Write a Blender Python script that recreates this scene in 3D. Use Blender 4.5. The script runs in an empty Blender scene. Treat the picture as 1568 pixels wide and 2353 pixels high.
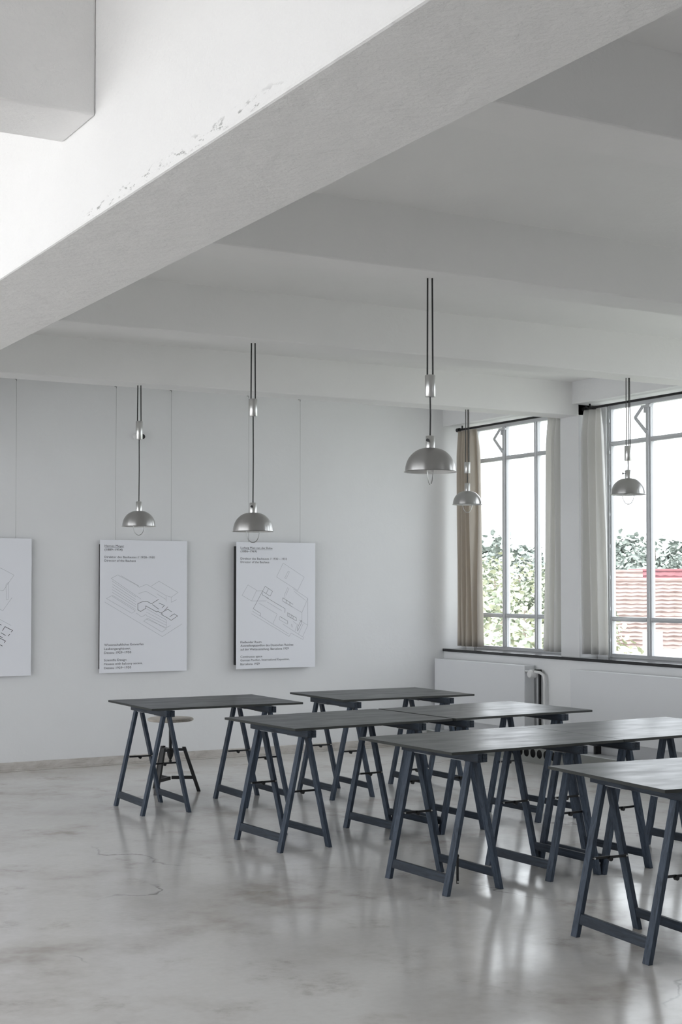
import bpy, bmesh, math, random
from mathutils import Vector, Matrix
random.seed(7)
C = bpy.context.scene.collection
SC = bpy.context.scene
PI = math.pi

# ---------------------------------------------------------------- camera
F_PX, W_PX, H_PX = 3278.926, 1568, 2353
YAW, PITCH = math.radians(29.551), math.radians(1.6246)
EYE = Vector((0, 0, 1.6011))
cd = bpy.data.cameras.new('camera'); cam = bpy.data.objects.new('camera', cd); C.objects.link(cam)
fw = Vector((math.sin(YAW)*math.cos(PITCH), math.cos(YAW)*math.cos(PITCH), math.sin(PITCH)))
rt = Vector((math.cos(YAW), -math.sin(YAW), 0)); up = rt.cross(fw)
m = Matrix((rt, up, -fw)).transposed().to_4x4(); m.translation = EYE
cam.matrix_world = m
cd.sensor_fit = 'HORIZONTAL'; cd.sensor_width = 36; cd.lens = F_PX/W_PX*36
cd.shift_y = (1252.53-H_PX/2)/W_PX; cd.clip_start = .05; cd.clip_end = 1000
SC.camera = cam

# ---------------------------------------------------------------- light
SC.view_settings.view_transform = 'Standard'; SC.view_settings.look = 'None'
SC.view_settings.gamma = 1; SC.view_settings.use_curve_mapping = False
SC.view_settings.exposure = 0.72
SKY = 2.7          # overcast sky
SUN = 2.8
try:
    SC.cycles.use_denoising = True
    SC.cycles.max_bounces = 12; SC.cycles.diffuse_bounces = 7; SC.cycles.transparent_max_bounces = 16
    SC.cycles.sample_clamp_indirect = 6
except Exception: pass

wd = bpy.data.worlds.new('sky'); SC.world = wd; wd.use_nodes = True
n = wd.node_tree.nodes; l = wd.node_tree.links; n.clear()
tc = n.new('ShaderNodeTexCoord'); mp = n.new('ShaderNodeMapping'); mp.inputs['Scale'].default_value = (5, 5, 14)
no = n.new('ShaderNodeTexNoise'); no.inputs['Scale'].default_value = 1.6; no.inputs['Detail'].default_value = 5
cr = n.new('ShaderNodeValToRGB')
cr.color_ramp.elements[0].position = .32; cr.color_ramp.elements[0].color = (.70, .73, .77, 1)
cr.color_ramp.elements[1].position = .50; cr.color_ramp.elements[1].color = (.95, .985, 1.03, 1)
bg = n.new('ShaderNodeBackground'); bg.inputs['Strength'].default_value = SKY
ow = n.new('ShaderNodeOutputWorld')
l.new(tc.outputs['Generated'], mp.inputs['Vector']); l.new(mp.outputs['Vector'], no.inputs['Vector'])
l.new(no.outputs['Fac'], cr.inputs['Fac']); l.new(cr.outputs['Color'], bg.inputs['Color']); l.new(bg.outputs['Background'], ow.inputs['Surface'])

sd = bpy.data.lights.new('sun', 'SUN'); sd.energy = SUN; sd.angle = math.radians(12); sd.color = (1, .97, .92)
so = bpy.data.objects.new('sun', sd); C.objects.link(so)
so.rotation_euler = Vector((.40, .22, -.9)).to_track_quat('-Z', 'Y').to_euler()

def area(name, loc, direction, sx, sy, watt, col=(1, 1, 1), portal=False):
    d = bpy.data.lights.new(name, 'AREA'); d.shape = 'RECTANGLE'; d.size = sx; d.size_y = sy; d.energy = watt; d.color = col
    o = bpy.data.objects.new(name, d); C.objects.link(o); o.location = loc
    z = -Vector(direction).normalized(); x = Vector((0, 0, 1)).cross(z).normalized() if abs(z.z) < .9 else Vector((1, 0, 0)); y = z.cross(x)
    mm = Matrix((x, y, z)).transposed().to_4x4(); mm.translation = Vector(loc); o.matrix_world = mm
    if portal: d.cycles.is_portal = True
    return o

# ---------------------------------------------------------------- measures
YB, XP, ZC, ZJ, YJ1, SJ, WJ = 12.142, 8.084, 3.4241, 3.1257, 10.0568, 2.1391, .2614
XL, YF = -4.2, -4.0
XPIER, XG = 8.153, 8.395
ZS = .9613

LEFT_BAYS = [(1.4, 4.85), (5.0, 8.45), (8.6, 12.0)]
# daylight enters through the left glazing: portals guide the sky light in
for i, (a, b) in enumerate(LEFT_BAYS):
    area('window_portal', (XL-.32, (a+b)/2, 1.95), (1, 0, 0), b-a, 2.8, 1, portal=True)

# ---------------------------------------------------------------- materials
def mat(name, col=(.8, .8, .8), rough=.5, metal=0, spec=.5, **k):
    m = bpy.data.materials.new(name); m.use_nodes = True
    b = m.node_tree.nodes['Principled BSDF']
    b.inputs['Base Color'].default_value = (*col, 1); b.inputs['Roughness'].default_value = rough
    b.inputs['Metallic'].default_value = metal; b.inputs['Specular IOR Level'].default_value = spec
    return m
class N:
    """small node-building helper on a material"""
    def __init__(s, m): s.m = m; s.t = m.node_tree; s.b = s.t.nodes['Principled BSDF']
    def new(s, typ, **k):
        x = s.t.nodes.new('ShaderNode'+typ)
        for a, v in k.items():
            if a in x.inputs: x.inputs[a].default_value = v
            else: setattr(x, a, v)
        return x
    def ln(s, a, b): s.t.links.new(a, b)
    def co(s, scale=(1, 1, 1), rot=(0, 0, 0)):
        t = s.new('TexCoord'); mp = s.new('Mapping'); mp.inputs['Scale'].default_value = scale; mp.inputs['Rotation'].default_value = rot
        s.ln(t.outputs['Object'], mp.inputs['Vector']); return mp.outputs['Vector']
    def noise(s, vec, scale, detail=4, rough=.55, dist=0):
        x = s.new('TexNoise'); x.inputs['Scale'].default_value = scale; x.inputs['Detail'].default_value = detail
        x.inputs['Roughness'].default_value = rough; x.inputs['Distortion'].default_value = dist
        s.ln(vec, x.inputs['Vector']); return x.outputs['Fac']
    def ramp(s, fac, stops):
        r = s.new('ValToRGB'); e = r.color_ramp.elements
        while len(e) < len(stops): e.new(.5)
        for q, (p, c) in zip(e, stops): q.position = p; q.color = (*c, 1) if len(c) == 3 else c
        s.ln(fac, r.inputs['Fac']); return r.outputs['Color']
    def mix(s, fac, a, b, mode='MIX'):
        x = s.new('MixRGB', blend_type=mode)
        for i, v in ((0, fac), (1, a), (2, b)):
            if hasattr(v, 'links') or hasattr(v, 'is_linked'): s.ln(v, x.inputs[i])
            else: x.inputs[i].default_value = v if i == 0 else (*v, 1)
        return x.outputs['Color']
    def bump(s, h, strength=.2, dist=.01, prev=None):
        x = s.new('Bump'); x.inputs['Strength'].default_value = strength; x.inputs['Distance'].default_value = dist
        s.ln(h, x.inputs['Height'])
        if prev: s.ln(prev, x.inputs['Normal'])
        return x.outputs['Normal']
    def col(s, c): s.ln(c, s.b.inputs['Base Color'])
    def rough(s, c): s.ln(c, s.b.inputs['Roughness'])
    def nor(s, c): s.ln(c, s.b.inputs['Normal'])

def plaster(name, col, bumpy=.12, scale=14):
    m = mat(name, col, .85, spec=.25); k = N(m); v = k.co()
    f = k.noise(v, 2.2, 5)
    k.col(k.mix(f, tuple(c*.965 for c in col), tuple(min(1, c*1.02) for c in col)))
    a = k.noise(v, scale, 6, .6); b = k.noise(v, 90, 3)
    k.nor(k.bump(b, bumpy*.5, .004, k.bump(a, bumpy, .02)))
    return m
M = {}
M['wall'] = plaster('white_wall_paint', (.815, .82, .83))
M['front'] = plaster('off_white_wall_paint', (.76, .76, .77))
M['ceil'] = plaster('white_ceiling_paint', (.86, .855, .85))
M['beam'] = plaster('rough_white_plaster', (.86, .855, .85), .45, 9)
# chipped paint along the lower left arris of the big beam
k = N(M['beam']); v = k.co((1, 1, 1)); sep = k.new('SeparateXYZ'); k.ln(v, sep.inputs[0])
chip = k.noise(k.co((3, 4, 16)), 4.0, 7, .7)
def rng(o, a, b):
    x = k.new('MapRange'); x.inputs[1].default_value = a; x.inputs[2].default_value = b; x.clamp = True; k.ln(o, x.inputs[0]); return x.outputs[0]
def mul(a, b):
    x = k.new('Math', operation='MULTIPLY'); k.ln(a, x.inputs[0]); k.ln(b, x.inputs[1]); return x.outputs[0]
mask = mul(mul(rng(sep.outputs['Z'], 2.80, 2.775), rng(sep.outputs['Z'], 2.757, 2.763)), mul(mul(rng(sep.outputs['Y'], 4.4, 4.2), rng(sep.outputs['Y'], 2.9, 3.1)), rng(chip, .56, .60)))
old = k.b.inputs['Base Color'].links[0].from_socket
k.col(k.mix(mask, old, (.40, .40, .39)))

# polished screed
M['floor'] = mat('polished_grey_screed', (.4, .4, .4), .2, spec=.5); k = N(M['floor']); v = k.co()
v2 = k.co((1, 1, 1), (0, 0, .5))
big = k.noise(v2, .45, 4, .55); mid = k.noise(v2, 1.15, 5, .62); spot = k.noise(k.co((1, 1, 1), (0, 0, 1.1)), 2.6, 6, .66); fine = k.noise(v, 26, 5, .6)
c0 = k.ramp(big, [(.32, (.630, .614, .595)), (.62, (.690, .679, .664))])
st = k.ramp(mid, [(.31, (.64, .605, .57)), (.41, (.88, .865, .85)), (.52, (1, 1, 1))])
s2 = k.ramp(spot, [(.30, (.62, .58, .54)), (.40, (.93, .92, .91)), (.48, (1, 1, 1))])
c1 = k.mix(1.0, c0, st, 'MULTIPLY'); c1 = k.mix(.8, c1, s2, 'MULTIPLY'); c1 = k.mix(.25, c1, k.ramp(fine, [(.3, (.84, .83, .82)), (.7, (1.08, 1.08, 1.08))]), 'MULTIPLY')
vo = k.new('TexVoronoi', feature='DISTANCE_TO_EDGE'); vo.inputs['Scale'].default_value = .36
wob = k.new('TexNoise'); wob.inputs['Scale'].default_value = 2.4; wob.inputs['Detail'].default_value = 6
k.ln(v, wob.inputs['Vector']); wv = k.new('VectorMath', operation='SCALE'); k.ln(wob.outputs['Color'], wv.inputs[0]); wv.inputs['Scale'].default_value = .45
ad = k.new('VectorMath', operation='ADD'); k.ln(v, ad.inputs[0]); k.ln(wv.outputs[0], ad.inputs[1]); k.ln(ad.outputs[0], vo.inputs['Vector'])
ck = k.ramp(vo.outputs['Distance'], [(0, (1, 1, 1)), (.0011, (0, 0, 0))])
gate = k.ramp(k.noise(v, .9, 2), [(.54, (0, 0, 0)), (.64, (1, 1, 1))])
ckm = k.mix(1.0, ck, gate, 'MULTIPLY')
k.col(k.mix(ckm, c1, (.30, .285, .27)))
k.rough(k.ramp(mid, [(.3, (.24, .24, .24)), (.6, (.13, .13, .13))]))
bw = k.noise(v, 3.0, 3); k.nor(k.bump(fine, .02, .004, k.bump(bw, .06, .02)))

M['plinth'] = mat('worn_stone_skirting', (.42, .39, .36), .6, spec=.3); k = N(M['plinth']); v = k.co((1, 1, 3))
k.col(k.ramp(k.noise(v, 6, 8, .7, .8), [(.28, (.36, .33, .30)), (.48, (.54, .51, .48)), (.7, (.64, .615, .585))])); k.nor(k.bump(k.noise(v, 25, 6), .3, .006))

def wood_paint(name, c_lo, c_hi, axis_scale, rough=.42):
    m = mat(name, c_lo, rough, spec=.22); k = N(m); v = k.co(axis_scale)
    g = k.noise(v, 3.0, 6, .65, 1.2)
    k.col(k.ramp(g, [(.30, c_lo), (.70, c_hi)])); k.nor(k.bump(g, .35, .003)); return m
M['leg'] = wood_paint('blue_black_stained_pine', (.024, .032, .046), (.082, .106, .145), (14, 14, 1.2))
M['rail'] = wood_paint('blue_black_stained_rail', (.014, .018, .025), (.044, .057, .077), (14, 1.2, 14))
M['top'] = mat('charcoal_linoleum', (.035, .038, .042), .28, spec=.32); k = N(M['top']); v = k.co((1.2, 8, 1))
g = k.noise(v, 7, 6, .6); k.col(k.ramp(g, [(.3, (.014, .016, .018)), (.7, (.026, .029, .032))])); k.rough(k.ramp(k.noise(k.co((1, 3, 1)), 3, 5), [(.3, (.30, .30, .30)), (.7, (.42, .42, .42))])); k.nor(k.bump(g, .08, .002))
M['edge'] = mat('dark_board_edge', (.045, .048, .045), .6, spec=.3)
M['black'] = mat('black_enamel', (.008, .008, .009), .45)
M['iron'] = mat('dark_iron', (.02, .02, .022), .45, .6)
M['steel'] = mat('bright_steel', (.62, .62, .62), .3, 1)
M['zinc'] = mat('dull_zinc_plate', (.30, .31, .32), .45, .9)
# spun aluminium
M['alu'] = mat('brushed_aluminium', (.44, .435, .43), .30, 1); M['alu2'] = mat('polished_aluminium', (.62, .62, .61), .30, 1)
for q in ('alu',):
    k = N(M[q]); tg = k.new('Tangent', direction_type='RADIAL', axis='Z'); k.ln(tg.outputs[0], k.b.inputs['Tangent']); k.b.inputs['Anisotropic'].default_value = .8; k.b.inputs['Anisotropic Rotation'].default_value = .25
M['aluin'] = mat('white_lamp_inside', (.75, .75, .74), .5)
M['frame'] = mat('grey_painted_steel', (.58, .59, .61), .45, spec=.5)
M['sillm'] = mat('black_stone_sill', (.012, .012, .014), .09, spec=.6)
M['rad'] = mat('white_enamel_panel', (.74, .75, .77), .4)
M['white'] = mat('white_plastic', (.75, .75, .75), .4)
M['duct'] = mat('grey_painted_sheet_metal', (.25, .255, .245), .5)
M['board'] = mat('matt_white_board', (.88, .89, .94), .55, spec=.3)
M['ink'] = mat('dark_grey_print', (.055, .055, .065), .7, spec=.1)
M['line'] = mat('fine_grey_print', (.34, .35, .38), .7, spec=.1)
M['wire'] = mat('thin_grey_wire', (.36, .36, .36), .4, .5)
M['birch'] = mat('pale_worn_birch', (.46, .42, .36), .5); k = N(M['birch']); g = k.noise(k.co((10, 1, 1)), 5, 5); k.col(k.ramp(g, [(.3, (.40, .355, .30)), (.7, (.55, .51, .45))]))
# curtain cloth lets daylight through
def cloth(name, c):
    m = bpy.data.materials.new(name); m.use_nodes = True; t = m.node_tree; b = t.nodes['Principled BSDF']
    b.inputs['Base Color'].default_value = (*c, 1); b.inputs['Roughness'].default_value = .9; b.inputs['Specular IOR Level'].default_value = .1
    tr = t.nodes.new('ShaderNodeBsdfTranslucent'); tr.inputs['Color'].default_value = (c[0]*.95, c[1]*.93, c[2]*.88, 1)
    mx = t.nodes.new('ShaderNodeMixShader'); mx.inputs[0].default_value = .38
    t.links.new(b.outputs[0], mx.inputs[1]); t.links.new(tr.outputs[0], mx.inputs[2]); t.links.new(mx.outputs[0], t.nodes['Material Output'].inputs['Surface'])
    return m
M['cloth'] = cloth('undyed_white_cotton', (.82, .82, .82))
M['clothb'] = cloth('undyed_beige_cotton', (.64, .595, .54))
# thin window glass
g = bpy.data.materials.new('window_glass'); g.use_nodes = True; t = g.node_tree; t.nodes.remove(t.nodes['Principled BSDF'])
fr = t.nodes.new('ShaderNodeLayerWeight'); fr.inputs['Blend'].default_value = .5
pw = t.nodes.new('ShaderNodeMath'); pw.operation = 'POWER'; pw.inputs[1].default_value = 4.5; t.links.new(fr.outputs['Facing'], pw.inputs[0])
sc_ = t.nodes.new('ShaderNodeMath'); sc_.operation = 'MULTIPLY_ADD'; sc_.inputs[1].default_value = .9; sc_.inputs[2].default_value = .03; t.links.new(pw.outputs[0], sc_.inputs[0])
tp = t.nodes.new('ShaderNodeBsdfTransparent'); tp.inputs['Color'].default_value = (.97, .98, .98, 1)
gl = t.nodes.new('ShaderNodeBsdfGlossy'); gl.inputs['Roughness'].default_value = .02
mx = t.nodes.new('ShaderNodeMixShader')
t.links.new(sc_.outputs[0], mx.inputs[0]); t.links.new(tp.outputs[0], mx.inputs[1]); t.links.new(gl.outputs[0], mx.inputs[2]); t.links.new(mx.outputs[0], t.nodes['Material Output'].inputs['Surface'])
M['glass'] = g

# ---------------------------------------------------------------- mesh helpers
def bm_(): return bmesh.new()
def hexa(bm, p, mi=0):
    v = [bm.verts.new(q) for q in p]
    for f in ((3, 2, 1, 0), (4, 5, 6, 7), (0, 1, 5, 4), (1, 2, 6, 5), (2, 3, 7, 6), (3, 0, 4, 7)):
        fc = bm.faces.new([v[i] for i in f]); fc.material_index = mi
def box(bm, a, b, mi=0):
    (x0, y0, z0), (x1, y1, z1) = a, b
    x0, x1 = min(x0, x1), max(x0, x1); y0, y1 = min(y0, y1), max(y0, y1); z0, z1 = min(z0, z1), max(z0, z1)
    hexa(bm, [(x0, y0, z0), (x1, y0, z0), (x1, y1, z0), (x0, y1, z0), (x0, y0, z1), (x1, y0, z1), (x1, y1, z1), (x0, y1, z1)], mi)
def tube(bm, pts, r, seg=10, mi=0, cap=True):
    pts = [Vector(p) for p in pts]; rings = []
    prev = None
    for i, p in enumerate(pts):
        d = (pts[min(i+1, len(pts)-1)]-pts[max(i-1, 0)]).normalized()
        if prev is None:
            u = Vector((0, 0, 1)).cross(d) if abs(d.z) < .95 else Vector((1, 0, 0)).cross(d)
        else: u = prev-d*prev.dot(d)
        u.normalize(); prev = u; w = d.cross(u)
        rr = r[i] if isinstance(r, (list, tuple)) else r
        rings.append([bm.verts.new(p+u*rr*math.cos(2*PI*k/seg)+w*rr*math.sin(2*PI*k/seg)) for k in range(seg)])
    for a, b in zip(rings, rings[1:]):
        for k in range(seg):
            f = bm.faces.new((a[k], a[(k+1) % seg], b[(k+1) % seg], b[k])); f.material_index = mi; f.smooth = True
    if cap:
        bm.faces.new(rings[0][::-1]).material_index = mi; bm.faces.new(rings[-1]).material_index = mi
def lathe(bm, prof, seg=48, mi=0, c=(0, 0, 0), smooth=True):
    rings = []
    for r, z in prof:
        if r < 1e-6: rings.append([bm.verts.new((c[0], c[1], c[2]+z))])
        else: rings.append([bm.verts.new((c[0]+r*math.cos(2*PI*k/seg), c[1]+r*math.sin(2*PI*k/seg), c[2]+z)) for k in range(seg)])
    for a, b in zip(rings, rings[1:]):
        for k in range(seg):
            q = (k+1) % seg
            if len(a) == 1 and len(b) == 1: continue
            if len(a) == 1: f = bm.faces.new((a[0], b[q], b[k]))
            elif len(b) == 1: f = bm.faces.new((a[k], a[q], b[0]))
            else: f = bm.faces.new((a[k], a[q], b[q], b[k]))
            f.material_index = mi; f.smooth = smooth
def obj(name, bm, mats, parent=None, bevel=0, loc=None, kind=None, recalc=True):
    if recalc: bmesh.ops.recalc_face_normals(bm, faces=bm.faces)
    for e in bm.edges:
        if len(e.link_faces) == 2 and e.calc_face_angle(0) > .7: e.smooth = False
    me = bpy.data.meshes.new(name); bm.to_mesh(me); bm.free()
    for q in (mats if isinstance(mats, (list, tuple)) else [mats]): me.materials.append(M[q] if isinstance(q, str) else q)
    o = bpy.data.objects.new(name, me); C.objects.link(o)
    if parent: o.parent = parent
    if loc: o.location = loc
    if bevel:
        b = o.modifiers.new('soft_edge', 'BEVEL'); b.width = bevel; b.segments = 2; b.limit_method = 'ANGLE'; b.harden_normals = False
    if kind: o['kind'] = kind
    return o
def tag(o, label, cat, group=None):
    o['label'] = label; o['category'] = cat
    if group: o['group'] = group
    return o
def thing(name, label, cat, loc=(0, 0, 0), rz=0, group=None):
    o = bpy.data.objects.new(name, None); C.objects.link(o); o.empty_display_size = .1
    o.location = loc; o.rotation_euler = (0, 0, rz); return tag(o, label, cat, group)
def struct(name, bm, mats, label, cat, parent=None, bevel=0):
    o = obj(name, bm, mats, parent, bevel)
    if not parent: o['kind'] = 'structure'; o['label'] = label; o['category'] = cat
    return o
def dup(root, loc, rz, label=None):
    r = root.copy(); C.objects.link(r); r.location = loc; r.rotation_euler = (0, 0, rz)
    if label: r['label'] = label
    for ch in list(root.children):
        c = ch.copy(); C.objects.link(c); c.parent = r
        for g in list(ch.children):
            d = g.copy(); C.objects.link(d); d.parent = c
    return r

# ---------------------------------------------------------------- shell
XO = 8.47
b = bm_(); box(b, (XL-.3, YF-.3, -.25), (XO, YB+.3, 0)); struct('floor', b, 'floor', 'worn polished grey screed floor of the hall', 'floor')
b = bm_(); box(b, (1.75, YF-.3, ZC), (XO, YB+.3, ZC+.5)); box(b, (XL-.3, YF-.3, 3.62), (1.75, YB+.3, ZC+.5))
struct('ceiling', b, 'ceil', 'white painted ceiling slab over the hall', 'ceiling')
b = bm_(); box(b, (XL-.3, YB, 0), (XO, YB+.3, 3.8)); struct('wall_back', b, 'wall', 'plain white end wall behind the hanging boards', 'wall')
b = bm_(); box(b, (XL-.3, YF-.3, 0), (XO, YF, 3.8)); struct('wall_front', b, 'front', 'plain pale wall behind the viewer', 'wall')

# right wall: parapet, piers, window heads
bays = [(YJ1+WJ, YB, 10.442, 12.020)]
for k_ in range(1, 7):
    y0 = YJ1-SJ*k_+WJ; y1 = YJ1-SJ*(k_-1); bays.append((max(y0, YF), y1, y0+.124, y1-.124))
b = bm_()
box(b, (XP+.006, YF, 0), (XO, YB, ZS-.028))                          # parapet
for k_ in range(0, 6):
    y = YJ1-SJ*k_; box(b, (XPIER, y, ZS-.028), (XO, y+WJ, ZC))       # piers
for q, (a, c, wa, wb) in enumerate(bays):
    if q > 3: box(b, (XPIER, a, ZS-.028), (XO, c, ZC)); continue
    box(b, (XP, a, 3.2239), (XO, c, ZC))                             # head over the window
    box(b, (XG-.03, a, ZS-.028), (XO, wa, 3.2239)); box(b, (XG-.03, wb, ZS-.028), (XO, c, 3.2239))
struct('wall_right', b, 'wall', 'white window wall with parapet and piers', 'wall')
b = bm_(); box(b, (XP-.012, YF, ZS-.028), (XG+.03, YB, ZS)); struct('trim_1', b, 'sillm', 'long black stone windowsill with a thin dark edge', 'windowsill', bevel=.003)

# left wall with tall glazing
b = bm_(); box(b, (XL-.3, YF, 0), (XL, YB, .55)); box(b, (XL-.3, YF, 3.35), (XL, YB, 3.8))
ys = [YF]+[q for ab in LEFT_BAYS for q in ab]+[YB]
for i in range(0, len(ys), 2): box(b, (XL-.3, ys[i], .55), (XL, ys[i+1], 3.35))
struct('wall_left', b, 'wall', 'white wall with tall glazing on the left side', 'wall')

# ceiling beams
def beam(bm, a, c, mname, label): return struct('ceiling_beam', bm, mname, label, 'ceiling beam', bevel=.008)
b = bm_(); box(b, (1.513, YF, 2.751), (1.979, YB, 3.7)); beam(b, 0, 0, 'beam', 'massive rough white main beam crossing the top of the picture')
b = bm_(); box(b, (XL, 4.226, 3.070), (1.513, 4.540, 3.62)); beam(b, 0, 0, 'beam', 'short white cross beam meeting the main beam in the top left corner')
jn = ['white joist nearest the end wall, above the smallest lamps', 'second white joist from the end wall', 'white joist that carries the largest nearest lamp', 'white joist at the upper right, under the main beam', 'white joist above the viewer', 'white joist behind the viewer', 'rearmost white joist behind the viewer']
for k_ in range(6):
    y = YJ1-SJ*k_; b = bm_(); box(b, (1.979, y, ZJ), (XP if False else XO-.02, y+WJ, ZC+.05))
    beam(b, 0, 0, 'ceil', jn[k_])
# skirting on the end wall
b = bm_(); box(b, (XL, YB-.018, .014), (7.86, YB, .0784)); box(b, (XL, YB-.024, 0), (7.86, YB, .014))
struct('baseboard_back', b, 'plinth', 'worn grey stone skirting along the end wall', 'skirting', bevel=.003)

# ---------------------------------------------------------------- windows
def window(num, a, c, mull, label, arm=True):
    w = bpy.data.objects.new('window_%d' % num, None); C.objects.link(w); w.location = (XG, 0, 0)
    w['kind'] = 'structure'; w['label'] = label; w['category'] = 'window'
    d0, d1 = 0, .045
    z0, z1 = ZS, 3.2239; fr = .034
    b = bm_()
    box(b, (d0, a, z0), (d1, a+fr, z1)); box(b, (d0, c-fr, z0), (d1, c, z1)); box(b, (d0, a+fr, z0), (d1, c-fr, z0+fr)); box(b, (d0, a+fr, z1-.046), (d1, c-fr, z1))
    box(b, (d0-.012, a+.008, z0), (d0, a+.02, z1)); box(b, (d0-.012, c-.02, z0), (d0, c-.008, z1))
    for q in range(8):
        z = 1.1+q*.28; box(b, (d0-.016, c-.026, z), (d0-.002, c-.018, z+.03))     # hinge knuckles
    obj('window_frame', b, 'frame', w, .002)
    for (y, hw) in mull:
        b = bm_(); box(b, (d0, y-hw, z0+fr), (d1, y+hw, z1-.046)); box(b, (d0-.014, y-hw*.55, z0+fr), (d0, y+hw*.55, z1-.046))
        obj('mullion', b, 'frame', w, .002)
    for (za, zb) in ((1.283, 1.3234), (2.8494, 2.889)):
        ys_ = [a+fr]+[q for (y, hw) in sorted(mull) for q in (y-hw, y+hw)]+[c-fr]
        b = bm_()
        for i in range(0, len(ys_), 2):
            box(b, (d0+.002, ys_[i], za), (d1-.002, ys_[i+1], zb)); box(b, (d0-.008, ys_[i], za+.012), (d0+.002, ys_[i+1], zb-.012))
        obj('transom', b, 'frame', w, .002)
    ys_ = [a+fr]+[q for (y, hw) in sorted(mull) for q in (y-hw, y+hw)]+[c-fr]
    for i in range(0, len(ys_), 2):
        for (za, zb) in ((z0+fr, 1.283), (1.3234, 2.8494), (2.889, z1-.046)):
            b = bm_(); box(b, (.022, ys_[i], za), (.026, ys_[i+1], zb)); obj('pane', b, 'glass', w)
    if arm:
        y = mull[-1][0]
        b = bm_()
        for (p, q) in (((-.02, y+.14, 3.066), (-.02, y+.0, 2.93)), ((-.024, y+.14, 3.066), (-.024, y+.045, 3.15))):
            dv = Vector(q)-Vector(p); nn = Vector((0, -dv.z, dv.y)).normalized()*.016; ex = Vector((.004, 0, 0))
            p, q = Vector(p), Vector(q); hexa(b, [p-nn-ex, p+nn-ex, p+nn+ex, p-nn+ex, q-nn-ex, q+nn-ex, q+nn+ex, q-nn+ex])
        tube(b, [(-.03, y+.14, 3.066), (-.012, y+.14, 3.066)], .010, 10)
        box(b, (-.03, y-.05, 3.145), (0, y+.06, 3.165)); box(b, (-.02, y+.005, 3.10), (0, y+.035, 3.145)); box(b, (-.02, y-.012, 2.915), (0, y+.012, 2.945))
        obj('vent_arm', b, 'frame', w, .001)
    b = bm_(); box(b, (-.02, mull[-1][0]-.01, 1.50), (0, mull[-1][0]+.01, 1.60)); obj('catch', b, 'frame', w, .003)
    return w
window(1, 10.442, 12.020, [(11.0, .024), (11.515, .034)], 'tall narrow steel window in the corner by the end wall')
window(2, bays[1][2], bays[1][3], [(8.896, .024), (9.411, .030)], 'tall steel window at the right edge with the tiled roof outside')
for i, (a, c, wa, wb) in enumerate(bays[2:4]):
    window(3+i, max(wa, YF+.1), wb, [(wb-1.037, .024), (wb-.522, .030)], ['tall steel window nearest beyond the right edge', 'fourth steel window from the end wall'][i], arm=False)
for (a, c, wa, wb) in bays[:4]:
    area('window_portal', (XO+.02, (wa+wb)/2, 2.09), (-1, 0, 0), wb-wa, 2.27, 1, portal=True)
for i, (a, c) in enumerate(LEFT_BAYS):
    w = bpy.data.objects.new('window_%d' % (5+i), None); C.objects.link(w); w.location = (XL-.2, 0, 0); w['kind'] = 'structure'; w['category'] = 'window'
    w['label'] = ['tall left glazing beside the viewer', 'tall left glazing in the middle of the left side', 'tall left glazing nearest the end wall'][i]
    b = bm_()
    box(b, (0, a, .55), (.05, a+.05, 3.35)); box(b, (0, c-.05, .55), (.05, c, 3.35)); box(b, (0, a, .55), (.05, c, .60)); box(b, (0, a, 3.30), (.05, c, 3.35))
    for q in (1, 2, 3): y = a+(c-a)*q/4; box(b, (0, y-.02, .55), (.05, y+.02, 3.35))
    for z in (1.4, 2.4): box(b, (0, a, z-.02), (.05, c, z+.02))
    obj('window_frame', b, 'frame', w)

# ---------------------------------------------------------------- curtains and rods
def rod(y0, y1, label):
    t = thing('curtain_rod', label, 'curtain rod', (8.2, (y0+y1)/2, 3.185))
    h = (y1-y0)/2; b = bm_(); tube(b, [(0, -h, 0), (0, h, 0)], .011, 14); obj('pole', b, 'iron', t)
    for s in (-1, 1):
        b = bm_(); tube(b, [(0, s*h, 0), (0, s*(h-.045), 0)], .021, 16); obj('finial', b, 'black', t)
        b = bm_(); box(b, (-.006, s*(h-.09)-.006, .008), (.006, s*(h-.09)+.006, 3.2239-3.185)); obj('bracket', b, 'iron', t)
rod(10.36, 12.055, 'dark curtain rod with black end knob above the corner window')
rod(8.22, 10.045, 'dark curtain rod with black end knob above the right edge window')
def curtain(yt0, yt1, yb0, yb1, folds, mname, label, seed, amp=.045):
    rnd = random.Random(seed); ph = [rnd.uniform(-.35, .35) for _ in range(folds*2+3)]
    zt, zb = 3.169, .992; nz, ny = 26, folds*16
    yc = (yt0+yt1)/2; b = bm_(); grid = []
    for i in range(nz+1):
        f = i/nz; z = zt+(zb-zt)*f; row = []
        y0 = yt0+(yb0-yt0)*f**.8; y1 = yt1+(yb1-yt1)*f**.8
        pin = 1 if f > .10 else .45+5.5*f
        for j in range(ny+1):
            u = j/ny; w = u*folds*2*PI; q = u*(folds*2); qi = int(q); pp = ph[qi]+(ph[qi+1]-ph[qi])*(q-qi)
            s = math.sin(w+pp*1.6+.5*math.sin(f*2.2+seed)); s = math.copysign(abs(s)**.75, s)
            x = amp*pin*s*(1+.35*math.sin(3*u+seed))+.006*math.sin(f*5+u*9+seed)
            y = y0+(y1-y0)*(u+.012*math.sin(2*w+f*3))
            row.append(b.verts.new((x, y-yc, z-zb)))
        grid.append(row)
    for r0, r1 in zip(grid, grid[1:]):
        for j in range(ny):
            fc = b.faces.new((r0[j], r0[j+1], r1[j+1], r1[j])); fc.smooth = True
    o = obj('curtain', b, mname, None, recalc=False); o.location = (8.2, yc, zb)
    so_ = o.modifiers.new('cloth', 'SOLIDIFY'); so_.thickness = .002
    return tag(o, label, 'curtain', 'curtains of the two windows')
curtain(11.74, 12.035, 11.66, 12.03, 4, 'clothb', 'beige curtain at the corner, left side of the corner window', 1)
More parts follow.
